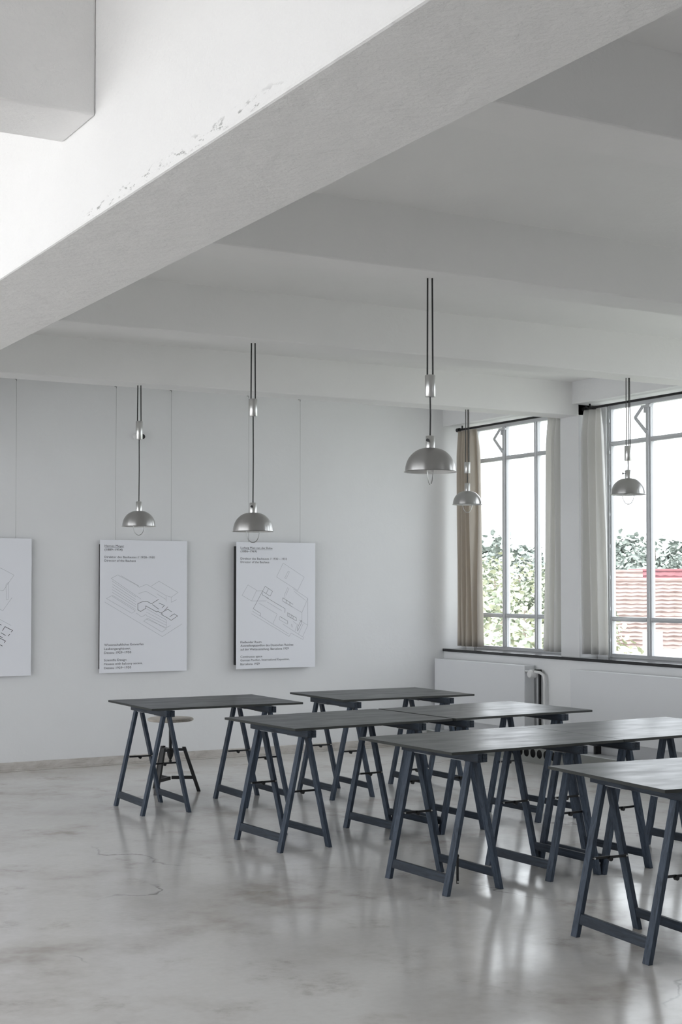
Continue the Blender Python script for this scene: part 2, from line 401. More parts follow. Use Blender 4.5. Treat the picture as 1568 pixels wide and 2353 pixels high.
curtain(10.345, 10.56, 10.335, 10.62, 3, 'cloth', 'whitish curtain at the right side of the corner window, beside the pier', 2)
curtain(9.80, 10.02, 9.74, 10.03, 3, 'cloth', 'white pinch-pleated curtain right of the pier, at the second window', 5)

# ---------------------------------------------------------------- radiators, pipe, duct
def radiator(y0, y1, label, valve_side=None):
    xf, z0, z1, dp = 7.94, .278, .867, .118
    t = thing('radiator', label, 'radiator', (xf, (y0+y1)/2, z0)); h = (y1-y0)/2; H = z1-z0
    b = bm_(); box(b, (0, -h, 0), (.014, h, H)); obj('front_panel', b, 'rad', t, .006)
    b = bm_(); box(b, (dp-.014, -h+.004, .004), (dp, h-.004, H-.004)); obj('back_panel', b, 'rad', t, .004)
    for s in (-1, 1):
        b = bm_(); box(b, (.012, s*h, .01), (dp-.012, s*(h-.006), H-.006)); obj('side_cover', b, 'rad', t)
    b = bm_()
    box(b, (.014, -h+.006, H-.014), (dp-.014, h-.006, H-.005))
    obj('top_grille', b, 'rad', t)
    for s in (-.7, .7):
        for zq in (.10, H-.16):
            b = bm_(); box(b, (dp, s*h-.02, zq), (XP+.004-xf, s*h+.02, zq+.06)); obj('wall_bracket', b, 'rad', t)
        b = bm_(); box(b, (.02, s*h-.06, -.055), (dp-.005, s*h+.06, -.022)); box(b, (.03, s*h-.015, -.022), (dp-.01, s*h+.015, 0)); box(b, (.035, s*h-.012, -.13), (dp-.015, s*h+.012, -.055)); obj('foot_bracket', b, 'black', t, .003)
    if valve_side:
        yv = valve_side*h; b = bm_()
        tube(b, [(-.0, yv-.012*1, H-.055), (.055, yv-.03, H-.055)], .010, 10)
        tube(b, [(.055, yv-.0, H-.055), (.055, yv-.075, H-.055)], .011, 12)
        obj('valve_body', b, 'steel', t)
        b = bm_(); lathe(b, [(0, 0), (.028, 0), (.036, .008), (.038, .066), (.033, .080), (0, .083)], 28)
        for q in range(14):
            a_ = q*2*PI/14; c_, s_ = .037*math.cos(a_), .037*math.sin(a_); box(b, (c_-.0025, s_-.0025, .012), (c_+.0025, s_+.0025, .062))
        bmesh.ops.rotate(b, verts=b.verts, cent=(0, 0, 0), matrix=Matrix.Rotation(-PI/2, 3, 'Y')); bmesh.ops.translate(b, verts=b.verts, vec=(.10, yv-.045, H-.075))
        o = obj('thermostat_head', b, 'white', t); o['label'] = 'white ribbed thermostat head'
        b = bm_(); tube(b, [(.06, yv-.07, H-.055), (.09, yv-.115, H-.060), (.105, yv-.150, H-.085), (.108, yv-.160, H-.14), (.108, yv-.160, -.126)], .014, 14); obj('supply_pipe', b, 'white', t)
        b = bm_(); tube(b, [(.112, yv-.085, H-.05), (.112, yv-.085, -.126)], .014, 14); tube(b, [(.07, yv-.06, H-.05), (.125, yv-.095, H-.05)], .016, 14); o = obj('return_pipe', b, 'iron', t); o['label'] = 'dark vertical pipe beside the radiator'
    return t
radiator(10.59, 12.09, 'white flat panel radiator in the corner with a thermostat valve', -1)
radiator(8.05, 9.925, 'white flat panel radiator at the right edge under the second window')
# low duct along the window wall with a row of round holes
t = thing('floor_duct', 'low grey metal pipe duct with round holes along the window wall', 'pipe duct', (7.872, 8.6, 0))
y0, y1 = -3.4, YB-8.6-.02
b = bm_()
holes = [(10.474+.096*2-8.6-.096*j) for j in range(7)]
zc_, rr = .090, .040
# front sheet with true round holes
def holed(bm, ya, yb_, z0, z1, hs, r, x):
    n_ = 20; edges = sorted(hs); cuts = [ya]+[(p+q)/2 for p, q in zip(edges, edges[1:])]+[yb_]
    for (h, a, c) in zip(edges, cuts, cuts[1:]):
        ring = [bm.verts.new((x, h+r*math.cos(2*PI*i/n_), zc_+r*math.sin(2*PI*i/n_))) for i in range(n_)]
        out = []
        for i in range(n_):
            ca, sa = math.cos(2*PI*i/n_), math.sin(2*PI*i/n_)
            ty = ((c-h) if ca > 0 else (a-h))/ca if abs(ca) > 1e-6 else 1e9; tz = ((z1-zc_) if sa > 0 else (z0-zc_))/sa if abs(sa) > 1e-6 else 1e9
            tt = min(ty, tz); out.append(bm.verts.new((x, h+ca*tt, zc_+sa*tt)))
        for i in range(n_):
            q = (i+1) % n_; bm.faces.new((ring[i], ring[q], out[q], out[i]))
        rin = [bm.verts.new((x+.003, v_.co.y, v_.co.z)) for v_ in ring]
        for i in range(n_):
            q = (i+1) % n_; bm.faces.new((ring[q], ring[i], rin[i], rin[q]))
        for (yy, zz) in ((a, z0), (c, z0), (a, z1), (c, z1)):
            # close the corner triangles
            near = sorted(out, key=lambda w_: (w_.co.y-yy)**2+(w_.co.z-zz)**2)[:2]
            if (near[0].co-Vector((x, yy, zz))).length > 1e-5:
                cv = bm.verts.new((x, yy, zz)); bm.faces.new((cv, near[0], near[1]))
ha, hb = min(holes)-.06, max(holes)+.06
holed(b, ha, hb, 0, .146, holes, rr, 0)
box(b, (0, y0, 0), (.003, ha, .146)); box(b, (0, hb, 0), (.003, y1, .146))
obj('front_sheet', b, 'duct', t, recalc=True)
b = bm_(); box(b, (0, y0, .146), (.16, y1, .150)); obj('lid', b, 'rad', t, .001)
b = bm_(); box(b, (.085, y0+.01, .002), (.15, y1-.01, .1455)); obj('dark_hole_fill', b, 'black', t)  # black block stands in for the shade inside the round holes

# ---------------------------------------------------------------- boards on the end wall
def text_mesh(s, size, width, x, y):
    cu = bpy.data.curves.new('t', 'FONT'); cu.body = s; cu.size = size; cu.resolution_u = 2
    o = bpy.data.objects.new('t', cu); C.objects.link(o)
    bpy.context.view_layer.update()
    me = bpy.data.meshes.new_from_object(o.evaluated_get(bpy.context.evaluated_depsgraph_get()))
    xs = [v.co.x for v in me.vertices]; w = max(xs)-min(xs); sx = width/w; x0 = min(xs)
    pts = [(x+(v.co.x-x0)*sx, y+v.co.y) for v in me.vertices]; fs = [tuple(p.vertices) for p in me.polygons]
    C.objects.unlink(o); bpy.data.objects.remove(o); bpy.data.curves.remove(cu); bpy.data.meshes.remove(me)
    return pts, fs
def lettering(parent, lines, W, H, yf, name='lettering', underline=False):
    b = bm_()
    for (s, base, width) in lines:
        pts, fs = text_mesh(s, .0285, width, .042, H-base)
        vs = [b.verts.new((px, yf, pz)) for px, pz in pts]
        for f in fs:
            try: b.faces.new([vs[i] for i in f])
            except Exception: pass
        if underline: 
            q = [b.verts.new(p) for p in ((.042, yf, H-base-.005), (.042+width, yf, H-base-.005), (.042+width, yf, H-base-.0065), (.042, yf, H-base-.0065))]; b.faces.new(q); underline = False
    return obj(name, b, 'ink', parent, recalc=False)
def strokes(parent, polys, H, yf, w, mname, name):
    b = bm_()
    for poly in polys:
        for (a, c) in zip(poly, poly[1:]):
            a = Vector((a[0], H-a[1])); c = Vector((c[0], H-c[1])); d = c-a
            if d.length < 1e-6: continue
            d.normalize(); nn = Vector((-d.y, d.x))*w/2; a2 = a-d*w*.3; c2 = c+d*w*.3
            b.faces.new([b.verts.new((p.x, yf, p.y)) for p in (a2-nn, c2-nn, c2+nn, a2+nn)])
    return obj(name, b, mname, parent, recalc=False)
def board(x0, width, depth, box_d, label, z0=.8215, H=1.188):
    t = thing('display_board', label, 'display board', (x0, YB-depth, z0), 0, 'white information boards on the end wall')
    b = bm_(); box(b, (0, 0, 0), (width, .006, H)); obj('sheet', b, 'board', t, .001)
    b = bm_(); box(b, (.002, .006, .038), (width-.004, depth-.0025, H-.040)); obj('backing_box', b, 'black', t)
    return t
H = 1.188
# second board
t2 = board(4.397, .840, .036, .03, 'white board with two long slab blocks drawn, below the lamp by the wall knob')
yf = -.0006
lettering(t2, [('Hannes Meyer', .0636, .184), ('(1889–1954)', .096, .169)], .84, H, yf, 'heading', True)
lettering(t2, [('Direktor des Bauhauses // 1928–1930', .1625, .479), ('Director of the Bauhaus', .1947, .296)], .84, H, yf, 'subheading')
lettering(t2, [('Wissenschaftliches Entwerfen', .946, .374), ('Laubenganghäuser,', .981, .252), ('Dessau 1929–1930', 1.016, .255)], .84, H, yf, 'caption')
lettering(t2, [('Scientific Design', 1.082, .210), ('Houses with balcony access,', 1.116, .363), ('Dessau 1929–1930', 1.152, .255)], .84, H, yf, 'caption')
U = lambda x, y: ((x-188)/1255*.84, (y-125)/1915*1.188)
def P2(*a): return [U(*q) for q in a]
thin = [P2((345, 680), (435, 630), (740, 795), (720, 800)), P2((345, 680), (770, 980)), P2((280, 970), (350, 930), (690, 1150), (640, 1185), (280, 970)),
        P2((740, 810), (850, 765), (1130, 930)), P2((920, 790), (1030, 720), (1310, 885), (1210, 955), (1130, 930)), P2((735, 900), (840, 865), (1000, 960)),
        P2((810, 1300), (870, 1260), (1140, 1420), (1075, 1465), (810, 1300)), P2((255, 1020), (1080, 1530), (1370, 1350)), P2((700, 1180), (780, 1240), (850, 1200)),
        P2((480, 640), (740, 790)), P2((1000, 905), (1130, 985)), P2((1135, 940), (1135, 1020)), P2((1210, 955), (1210, 1030), (1290, 990)), P2((1140, 1290), (1140, 1400), (1200, 1370))]
for i in range(6): thin.append(P2((360, 720+i*40), (700-(i % 2)*5, 950+i*36)))
for i in range(4): thin.append(P2((848, 1120+i*50), (1140, 1290+i*38)))
strokes(t2, thin, H, yf, .0017, 'line', 'drawing')
strokes(t2, [P2((725, 1045), (800, 1015), (860, 1015), (920, 1050), (1025, 985)), P2((725, 1045), (725, 1135), (765, 1160), (840, 1115), (840, 1080), (1000, 1170), (1015, 1160), (1090, 1205)),
             P2((935, 1060), (1030, 1130)), P2((1030, 1040), (1110, 1075), (1075, 1110)), P2((1060, 1185), (1160, 1130), (1215, 1170)), P2((1150, 1255), (1210, 1295), (1305, 1230)), P2((1190, 1240), (1255, 1200), (1300, 1230)), P2((1060, 1205), (1150, 1255)), P2((1110, 1150), (1160, 1095))], H, yf, .0034, 'ink', 'floor_plan')
# third board
t3 = board(5.724, .837, .066, .06, 'white board with scattered plan pieces, rightmost on the end wall')
lettering(t3, [('Ludwig Mies van der Rohe', .064, .333), ('(1886–1969)', .096, .170)], .84, H, yf, 'heading', True)
lettering(t3, [('Direktor des Bauhauses // 1930 – 1933', .165, .487), ('Director of the Bauhaus', .197, .299)], .84, H, yf, 'subheading')
lettering(t3, [('Fließender Raum', .948, .218), ('Ausstellungspavillon des Deutschen Reiches', .980, .557), ('auf der Weltausstellung, Barcelona 1929', 1.015, .507)], .84, H, yf, 'caption')
lettering(t3, [('Continuous space', 1.083, .227), ('German Pavillon, International Expositon,', 1.116, .516), ('Barcelona 1929', 1.152, .200)], .84, H, yf, 'caption')
U = lambda x, y: ((x-218)/1182*.837, (y-170)/1890*1.188)
thin = [P2((910, 480), (1230, 690), (1130, 895), (810, 690), (910, 480)), P2((985, 600), (1005, 612), (955, 715), (935, 703), (985, 600)), P2((385, 810), (515, 890), (440, 1050), (300, 965), (385, 810)),
        P2((515, 900), (600, 900)), P2((440, 1050), (660, 1050)), P2((545, 1080), (820, 1250), (755, 1395)), P2((440, 1240), (1000, 1590), (1030, 1540)), P2((450, 1200), (990, 1550)), P2((670, 1065), (890, 1200)),
        P2((1065, 870), (1285, 1015), (1195, 1230), (1060, 1150)), P2((1075, 905), (1250, 1045)), P2((1285, 1015), (1285, 1420)), P2((1195, 1230), (1195, 1370)), P2((905, 1400), (1205, 1600), (1285, 1425), (1150, 1340)), P2((1030, 1540), (1210, 1640), (1225, 1600)), P2((1145, 1550), (1215, 1400)),
        P2((980, 845), (930, 960), (940, 1010)), P2((1000, 855), (950, 970)), P2((1060, 1360), (1120, 1410)), P2((1090, 1510), (1130, 1400)), P2((855, 1290), (855, 1335), (975, 1405))]
strokes(t3, thin, H, yf, .0017, 'line', 'drawing')
strokes(t3, [P2((640, 830), (750, 905), (715, 980), (600, 905), (640, 830)), P2((690, 865), (655, 940)), P2((600, 905), (465, 1165), (570, 1235), (570, 1275)), P2((660, 1000), (940, 1170), (935, 1230)), P2((905, 1005), (1060, 1105)), P2((905, 1005), (905, 1055), (1060, 1150)), P2((955, 1040), (955, 1090)), P2((1010, 1075), (1010, 1120)),
             P2((975, 1230), (1110, 1310), (1110, 1355), (975, 1280), (975, 1230)), P2((1000, 1245), (1000, 1290)), P2((1030, 1265), (1030, 1310)), P2((1060, 1280), (1060, 1325)), P2((1185, 1345), (1185, 1400), (1130, 1510), (1125, 1460), (1185, 1345)), P2((860, 1285), (975, 1355), (980, 1400)), P2((1040, 1405), (1045, 1450)), P2((595, 920), (600, 960), (690, 1010))], H, yf, .0022, 'ink', 'floor_plan')
# first board, cut by the picture's left edge
t1 = board(2.935, .837, .040, .03, 'white board cut off by the left edge of the picture')
U = lambda x, y: (.837-(292-x)/4.06/226, (y-143)/4.06/261)
thin = [P2((-120, 560), (40, 415), (150, 480), (62, 625), (-120, 560)), P2((85, 570), (105, 545), (105, 700), (92, 708), (85, 570)), P2((-150, 680), (62, 805), (135, 685)), P2((-160, 760), (130, 940)), P2((-160, 780), (-160, 700)), P2((-400, 700), (-120, 560)), P2((-400, 700), (-150, 860))]
strokes(t1, thin, H, yf, .0016, 'line', 'drawing')
strokes(t1, [P2((-180, 800), (50, 935)), P2((60, 985), (80, 950), (140, 985), (130, 1000)), P2((50, 1005), (85, 1030)), P2((25, 1045), (85, 1080), (75, 1095)), P2((-60, 1050), (60, 1125)), P2((-20, 1000), (20, 985)), P2((105, 1035), (118, 1020)), P2((20, 1020), (60, 1050))], H, yf, .0045, 'ink', 'floor_plan')

# thin wires holding the boards
for (x, zb, dp, label) in ((3.632, 2.009, .03, 'thin wire holding the board at the left edge'), (4.546, 2.009, .026, 'left thin wire of the board under the wall knob'), (5.081, 2.009, .026, 'right thin wire of the board under the wall knob'), (5.866, 2.009, .03, 'thin wire half hidden behind the middle lamp weight'), (6.415, 2.009, .03, 'rightmost thin wire, holding the right board')):
    t = thing('picture_wire', label, 'hanging wire', (x, YB-dp, zb), 0, 'wires of the display boards')
    b = bm_(); tube(b, [(0, 0, -.02), (0, 0, ZC-zb-.045)], .0011, 6); obj('wire', b, 'wire', t)
    b = bm_(); tube(b, [(0, 0, ZC-zb-.05), (0, 0, ZC-zb-.03), (0, dp*.5, ZC-zb-.022), (0, dp, ZC-zb-.02)], .0032, 8); box(b, (-.007, dp-.006, ZC-zb-.034), (.007, dp, ZC-zb-.006)); obj('hook', b, 'zinc', t)
# round knob fixed to the wall
t = thing('wall_knob', 'small round white fitting on the end wall behind the left lamp', 'wall fitting', (4.745, YB, 2.952))
b = bm_(); tube(b, [(0, 0, 0), (0, -.012, 0), (0, -.045, 0), (0, -.05, 0)], [.030, .030, .026, .018], 24); obj('base', b, 'white', t)
b = bm_(); tube(b, [(.045, -.03, -.004), (.045, -.06, -.004)], .022, 18); tube(b, [(.0, -.035, -.002), (.045, -.04, -.004)], .008, 10); o = obj('knob', b, 'black', t); o['label'] = 'black knob'

# ---------------------------------------------------------------- pendant lamps
def lamp(x, y, zs, rot, label, cords=2, swing=0, sw=PI):
    wt, wb, nt, nb, rim, loop = zs
    t = thing('pendant_lamp', label, 'pendant lamp', (x, y, rim), -.515, 'aluminium rise-and-fall pendant lamps')
    top = ZJ-rim+.004
    for s in ((-1, 1) if cords == 2 else (-1, .55, 1.25)):
        b = bm_(); tube(b, [(s*.0135, 0, wt-rim-.004), (s*.0125, 0, (wt-rim+top)/2), (s*.0115, 0, top)], .0042 if cords == 2 else .0034, 8); obj('cord', b, 'black', t)
    b = bm_(); h = wt-wb; lathe(b, [(0, 0), (.024, 0), (.026, .003), (.026, h-.003), (.024, h), (0, h)], 32, c=(0, 0, wb-rim)); o = obj('counterweight', b, 'alu2', t)
    b = bm_(); tube(b, [(0, 0, nt-rim-.004), (.0015, 0, (nt+wb)/2-rim), (0, 0, wb-rim+.004)], .004, 8); obj('cord', b, 'black', t)
    h = nt-nb; b = bm_(); lathe(b, [(0, h), (.010, h), (.020, h-.002), (.0225, h-.005), (.0225, 0), (.0215, -.012)], 32, c=(0, 0, nb-rim)); obj('socket_neck', b, 'alu2', t)
    # switch on the neck
    b = bm_(); cs, sn = math.cos(sw), math.sin(sw); P_ = lambda r: (r*cs, r*sn, nb-rim+h*.58); tube(b, [P_(.020), P_(.034)], .003, 8); tube(b, [P_(.034), P_(.042)], .008, 12); obj('switch', b, 'black', t)
    hd = nb-rim; R = .1314; b = bm_(); prof = []
    for i in range(15):
        a = i/14*PI/2; r = .020+(R-.006-.020)*math.sin(a)**1.02 if i else .020
        prof.append((r, hd*math.cos(a)**.92 if i < 14 else .004))
    prof += [(R-.002, .002), (R, 0)]
    inner = [(R-.003, .0005), (R-.008, .004)]+[(r-.002, z-.002) for r, z in prof[-4:0:-1]]
    lathe(b, prof, 64); lathe(b, [(R, 0)]+inner, 64, mi=1)
    bmesh.ops.remove_doubles(b, verts=b.verts, dist=1e-5)
    obj('shade', b, ['alu', 'aluin'], t)
    b = bm_(); lathe(b, [(0, -.002), (.016, .006), (.027, .028), (.028, .044), (.018, .068), (.014, .085), (.014, hd-.004)], 24); obj('bulb', b, 'aluin', t)
    dl = rim-loop; b = bm_(); pts = [(.043*math.cos(a), 0, -(dl-.004)*math.sin(a)) for a in [PI*i/20 for i in range(21)]]
    pts = [(.043, 0, .022)]+pts+[(-.043, 0, .022)]; tube(b, pts, .0028, 8); tube(b, [(-.043, 0, .022), (-.118, 0, .022)], .002, 6); tube(b, [(.043, 0, .022), (.118, 0, .022)], .002, 6); bmesh.ops.rotate(b, verts=b.verts, cent=(0, 0, 0), matrix=Matrix.Rotation(swing, 3, 'Z')); obj('handle', b, 'steel', t)
    return t
YL = [YJ1-SJ*q+WJ/2 for q in (0, 1, 2)]
lamp(4.008, YL[0], (2.852, 2.712, 2.241, 2.168, 2.049, 1.980), 0, 'leftmost pendant lamp on a long single cord, in front of the wall knob', 2, .45, 1.9)
lamp(3.928, YL[1], (2.773, 2.663, 2.121, 2.058, 1.938, 1.867), 0, 'pendant lamp hanging just above the right board', 2, .35, -1.7)
lamp(3.858, YL[2], (2.643, 2.535, 2.343, 2.281, 2.162, 2.097), 0, 'largest nearest pendant lamp in the middle of the room', 2, 1.2, -1.95)
lamp(7.033, YL[0], (2.669, 2.572, 2.488, 2.418, 2.300, 2.228), 0, 'smallest pendant lamp in front of the beige curtain', 3, .3, 1.6)
lamp(6.985, YL[1], (2.625, 2.516, 2.449, 2.387, 2.2665, 2.193), 0, 'rightmost pendant lamp in front of the second window', 3, .1, PI)

# ---------------------------------------------------------------- trestles and tabletops
ZT, TT = .7425, .015
def leg_x(z): return .1743+(.0195-.1743)*z/.69
def make_trestle(name, hang=False):
    t = thing(name, 'x', 'trestle')
    for s in (-1, 1):
        for e in (-1, 1):
            b = bm_(); y0, y1 = e*.2655-.022, e*.2655+.022; za, zb = 0, .6835
            x0, x1 = leg_x(za), leg_x(zb); w = .0115
            hexa(b, [(s*x0-w, y0, za), (s*x0+w, y0, za), (s*x0+w, y1, za), (s*x0-w, y1, za), (s*x1-w, y0, zb), (s*x1+w, y0, zb), (s*x1+w, y1, zb), (s*x1-w, y1, zb)])
            obj('leg', b, 'leg', t, .0015)
        b = bm_(); za, zb = .060, .106; x0, x1 = leg_x(za), leg_x(zb); w = .009
        hexa(b, [(s*x0-w, -.2435, za), (s*x0+w, -.2435, za), (s*x0+w, .2435, za), (s*x0-w, .2435, za), (s*x1-w, -.2435, zb), (s*x1+w, -.2435, zb), (s*x1+w, .2435, zb), (s*x1-w, .2435, zb)])
        obj('stretcher', b, 'rail', t, .0015)
        b = bm_(); box(b, (s*.0015, -.35, .6835), (s*.031, .35, ZT-TT)); obj('top_rail', b, 'rail', t, .0015)
    for e in (-1, 1):
        b = bm_(); y = e*(.2655-.022-.005); z = .352; x = leg_x(z)-.002
        if hang and e < 0:
            x = -leg_x(.34)+.012
            box(b, (x-.006, y-.003, .19), (x+.006, y+.003, .345), 0); box(b, (x-.005, y-.009, .05), (x+.007, y-.003, .20), 0)
            tube(b, [(x, y-.012, .195), (x, y+.005, .195)], .008, 10)
            tube(b, [(x, y-.008, .338), (x, y+.006, .338)], .005, 8, 1); tube(b, [(x, y-.013, .06), (x, y-.004, .06)], .005, 8, 1)
        else:
            box(b, (-x, y-.003, z-.006), (.004, y+.003, z+.006), 0); box(b, (-.004, y-.008, z-.006), (x, y-.003, z+.006), 0)
            tube(b, [(0, y-.011, z-.008), (0, y+.005, z-.008)], .011, 12)
            for s in (-1, 1): tube(b, [(s*(x-.004), y-.011, z), (s*(x-.004), y+.006, z)], .0045, 8, 1)
        obj('spreader', b, ['black', 'steel'], t)
        b = bm_(); box(b, (-.030, e*.17-.06, .6800), (.030, e*.17+.06, .6835)); tube(b, [(0, e*.17-.06, .680), (0, e*.17+.06, .680)], .005, 10); obj('hinge', b, 'zinc', t)
    return t
TABLES = {  # near-left corner x, y, rotation; local y of the leg centres
    'T1': (3.7663, 9.3153, -.5154), 'T5': (5.3175, 9.3371, -.2777), 'T2': (3.9945, 7.6049, 3.5482), 'T3': (4.1269, 6.1229, 2.3706), 'T6': (4.155, 4.5672, -4.3576)}
def wpos(t, a, c):
    x, y, r = TABLES[t]; r = math.radians(r); return (x+a*math.cos(r)-c*math.sin(r), y+a*math.sin(r)+c*math.cos(r)), r
L_, W_ = 1.189, .8844
def tabletop(t, off, label):
    (x, y), r = wpos(t, off+L_/2, W_/2)
    o = thing('tabletop', label, 'tabletop', (x, y, ZT-TT), r, 'dark tabletops on trestles')
    b = bm_(); box(b, (-L_/2+.0004, -W_/2+.0004, .0015), (L_/2-.0004, W_/2-.0004, TT)); obj('surface', b, 'top', o, .001)
    b = bm_(); box(b, (-L_/2, -W_/2, 0), (L_/2, W_/2, .0135)); obj('core_board', b, 'edge', o, .001)
    return o
tops = [('T1', 0, 'dark tabletop at the far left, the stool standing behind it'), ('T5', 0, 'dark tabletop farthest back, in front of the corner radiator'), ('T2', 0, 'dark tabletop in the second row, left of the joint'), ('T2', L_+.029, 'grey-gleaming tabletop in the second row, right of the joint'),
        ('T3', 0, 'grey-gleaming tabletop in the third row, left of the joint'), ('T3', L_+.0035, 'grey-gleaming tabletop in the third row, cut off at the right edge'), ('T6', 0, 'nearest tabletop, at the lower right edge')]
for a in tops: tabletop(*a)
proto = make_trestle('trestle')
spots = [('T1', .122, .036, 'dark trestle under the left end of the far left tabletop, in front of the stool'), ('T1', .900, .010, 'dark trestle under the right end of the far left tabletop'),
         ('T5', .075, .002, 'dark trestle under the left end of the farthest tabletop'), ('T5', .908, .002, 'dark trestle under the right end of the farthest tabletop'),
         ('T2', .108, .0656, 'dark trestle under the left end of the second row'), ('T2', .924, .052, 'dark trestle in the second row, left of the joint'),
         ('T2', 1.299, .039, 'dark trestle in the second row, right of the joint'), ('T2', 2.127, .053, 'dark trestle under the right end of the second row'),
         ('T3', .867, .058, 'dark trestle in the third row, left of the joint'), ('T3', 1.241, .044, 'dark trestle in the third row, right of the joint'), ('T3', 2.102, .060, 'dark trestle of the third row partly cut by the right edge'),
         ('T6', .140, .0816, 'nearest dark trestle, at the lower right edge')]
first = True
for (t, a, fy, label) in spots:
    (x, y), r = wpos(t, a, fy+.2655)
    if first: proto.location = (x, y, 0); proto.rotation_euler = (0, 0, r); proto['label'] = label; proto['group'] = 'dark trestles under the tabletops'; first = False
    else: dup(proto, (x, y, 0), r, label)
hp = make_trestle('trestle', True); (x, y), r = wpos('T3', .1758, .0553+.2655); hp.location = (x, y, 0); hp.rotation_euler = (0, 0, r)
hp['label'] = 'dark trestle at the left end of the third row, its brace hanging down'; hp['group'] = 'dark trestles under the tabletops'

# ---------------------------------------------------------------- stool
t = thing('stool', 'three-legged swivel stool with a pale round seat behind the left table', 'stool', (4.345, 10.36, 0))
b = bm_(); lathe(b, [(0, .548), (.168, .548), (.178, .553), (.180, .561), (.176, .568), (.168, .571), (0, .571)], 48); obj('seat', b, 'birch', t)
b = bm_(); lathe(b, [(0, .536), (.060, .536), (.075, .548), (0, .548)], 24); tube(b, [(0, 0, .25), (0, 0, .54)], .012, 14); obj('spindle', b, 'iron', t)
b = bm_(); lathe(b, [(0, .245), (.010, .25), (.022, .275), (.026, .300), (.034, .322), (.036, .330), (0, .330)], 20); lathe(b, [(0, .222), (.012, .226), (.013, .238), (.008, .247), (0, .247)], 14)
angs = [math.radians(100), math.radians(218), math.radians(334)]
obj('nut', b, 'black', t)
b = bm_()
for a in angs:
    d = Vector((math.cos(a), math.sin(a), 0)); s = Vector((-d.y, d.x, 0))*.014
    p, q = Vector((0, 0, .325)), d*.115+Vector((0, 0, .325)); u = Vector((0, 0, .010))
    hexa(b, [p-s-u, p+s-u, p+s+u, p-s+u, q-s-u, q+s-u, q+s+u, q-s+u])
obj('hub', b, 'black', t)
for a in angs:
    d = Vector((math.cos(a), math.sin(a), 0)); s = Vector((-d.y, d.x, 0))*.015; w = d*.014
    p, q = d*.222, d*.105+Vector((0, 0, .345)); b = bm_()
    hexa(b, [p-s-w, p+s-w, p+s+w, p-s+w, q-s-w, q+s-w, q+s+w, q-s+w]); obj('leg', b, 'black', t, .002)
for a in angs:
    d = Vector((math.cos(a), math.sin(a), 0)); s = Vector((-d.y, d.x, 0))*.009; u = Vector((0, 0, .013)); c = Vector((0, 0, .100+.004*angs.index(a)))
    b = bm_(); p, q = c+d*.009, c+d*.182; hexa(b, [p-s-u, p+s-u, p+s+u, p-s+u, q-s-u, q+s-u, q+s+u, q-s+u]); obj('stretcher', b, 'black', t)

# ---------------------------------------------------------------- outdoors
def at(az, r, z=0):
    a = math.radians(az); return Vector((r*math.sin(a), r*math.cos(a), z))
GZ = -8.0
M['grass'] = mat('pale_meadow', (.42, .43, .40), .9, spec=.1); k = N(M['grass']); k.col(k.ramp(k.noise(k.co(), .6, 6), [(.3, (.34, .36, .31)), (.7, (.46, .46, .42))]))
b = bm_(); v = [b.verts.new(p) for p in ((9.2, -60, GZ), (320, -60, GZ), (320, 320, GZ), (-20, 320, GZ), (-20, 12.8, GZ), (9.2, 12.8, GZ))]; b.faces.new(v)
o = obj('ground', b, 'grass'); o['kind'] = 'structure'; o['label'] = 'pale grass ground outside the windows'; o['category'] = 'ground'
M['bounce_ground'] = mat('pale_bounce_ground', (.80, .79, .77), .95, spec=.1)  # unseen pale ground, added to bounce more light in from the left
b = bm_(); v = [b.verts.new(p) for p in ((-320, -160, GZ), (-4.6, -160, GZ), (-4.6, 200, GZ), (-320, 200, GZ))]; b.faces.new(v)
o = obj('ground', b, 'bounce_ground'); o['kind'] = 'structure'; o['label'] = 'unseen pale ground added to bounce light in through the left glazing'; o['category'] = 'ground'
def leaf_mat(name, lo, hi):
    m = mat(name, lo, .8, spec=.15); k = N(m); oi = k.new('ObjectInfo')
    k.col(k.ramp(k.noise(k.co(), 1.7, 6, .7), [(.32, lo), (.66, hi)])); return m
M['leafd'] = leaf_mat('haze_greyed_foliage', (.22, .255, .23), (.34, .375, .345))  # distant leaves greyed in the colour to stand in for haze
M['leafm'] = leaf_mat('mid_green_foliage', (.22, .26, .19), (.39, .42, .33))
M['leafl'] = leaf_mat('pale_yellow_green_foliage', (.30, .33, .21), (.54, .54, .42))
M['bark'] = mat('grey_brown_bark', (.20, .17, .14), .9)
def crown_bm(rx, rz, cz, nleaf, size, seed, pointed=0):
    rnd = random.Random(seed); b = bm_()
    lobes = [(Vector((0, 0, cz)), 1.0)]
    for i in range(9):
        a = rnd.uniform(0, 2*PI); h = rnd.uniform(-.75, .75); rr_ = rx*.62*math.sqrt(max(0, 1-h*h))
        lobes.append((Vector((rr_*math.cos(a), rr_*math.sin(a), cz+h*rz*.75)), rnd.uniform(.38, .55)))
    for i in range(nleaf):
        c, sc = rnd.choice(lobes); d = Vector((rnd.gauss(0, 1), rnd.gauss(0, 1), rnd.gauss(0, 1))).normalized()*rnd.uniform(.72, 1.04)
        p = c+Vector((d.x*rx*sc, d.y*rx*sc, d.z*rz*sc))
        if pointed:
            f = max(0, min(1, (p.z-(cz-rz))/(2*rz))); q = 1-pointed*f; p.x *= q; p.y *= q
        n_ = Vector((d.x+rnd.gauss(0, .5), d.y+rnd.gauss(0, .5), d.z+rnd.gauss(0, .5)+.3)).normalized()
        u = n_.cross(Vector((rnd.gauss(0, 1), rnd.gauss(0, 1), rnd.gauss(0, 1)))).normalized(); w = n_.cross(u)
        s = size*rnd.uniform(.6, 1.3)
        vs = [b.verts.new(p+u*s*math.cos(q)+w*s*.7*math.sin(q)+n_*s*.15*math.cos(2*q)) for q in (0, 1.1, 2.1, 3.14, 4.2, 5.2)]
        b.faces.new(vs)
    return b
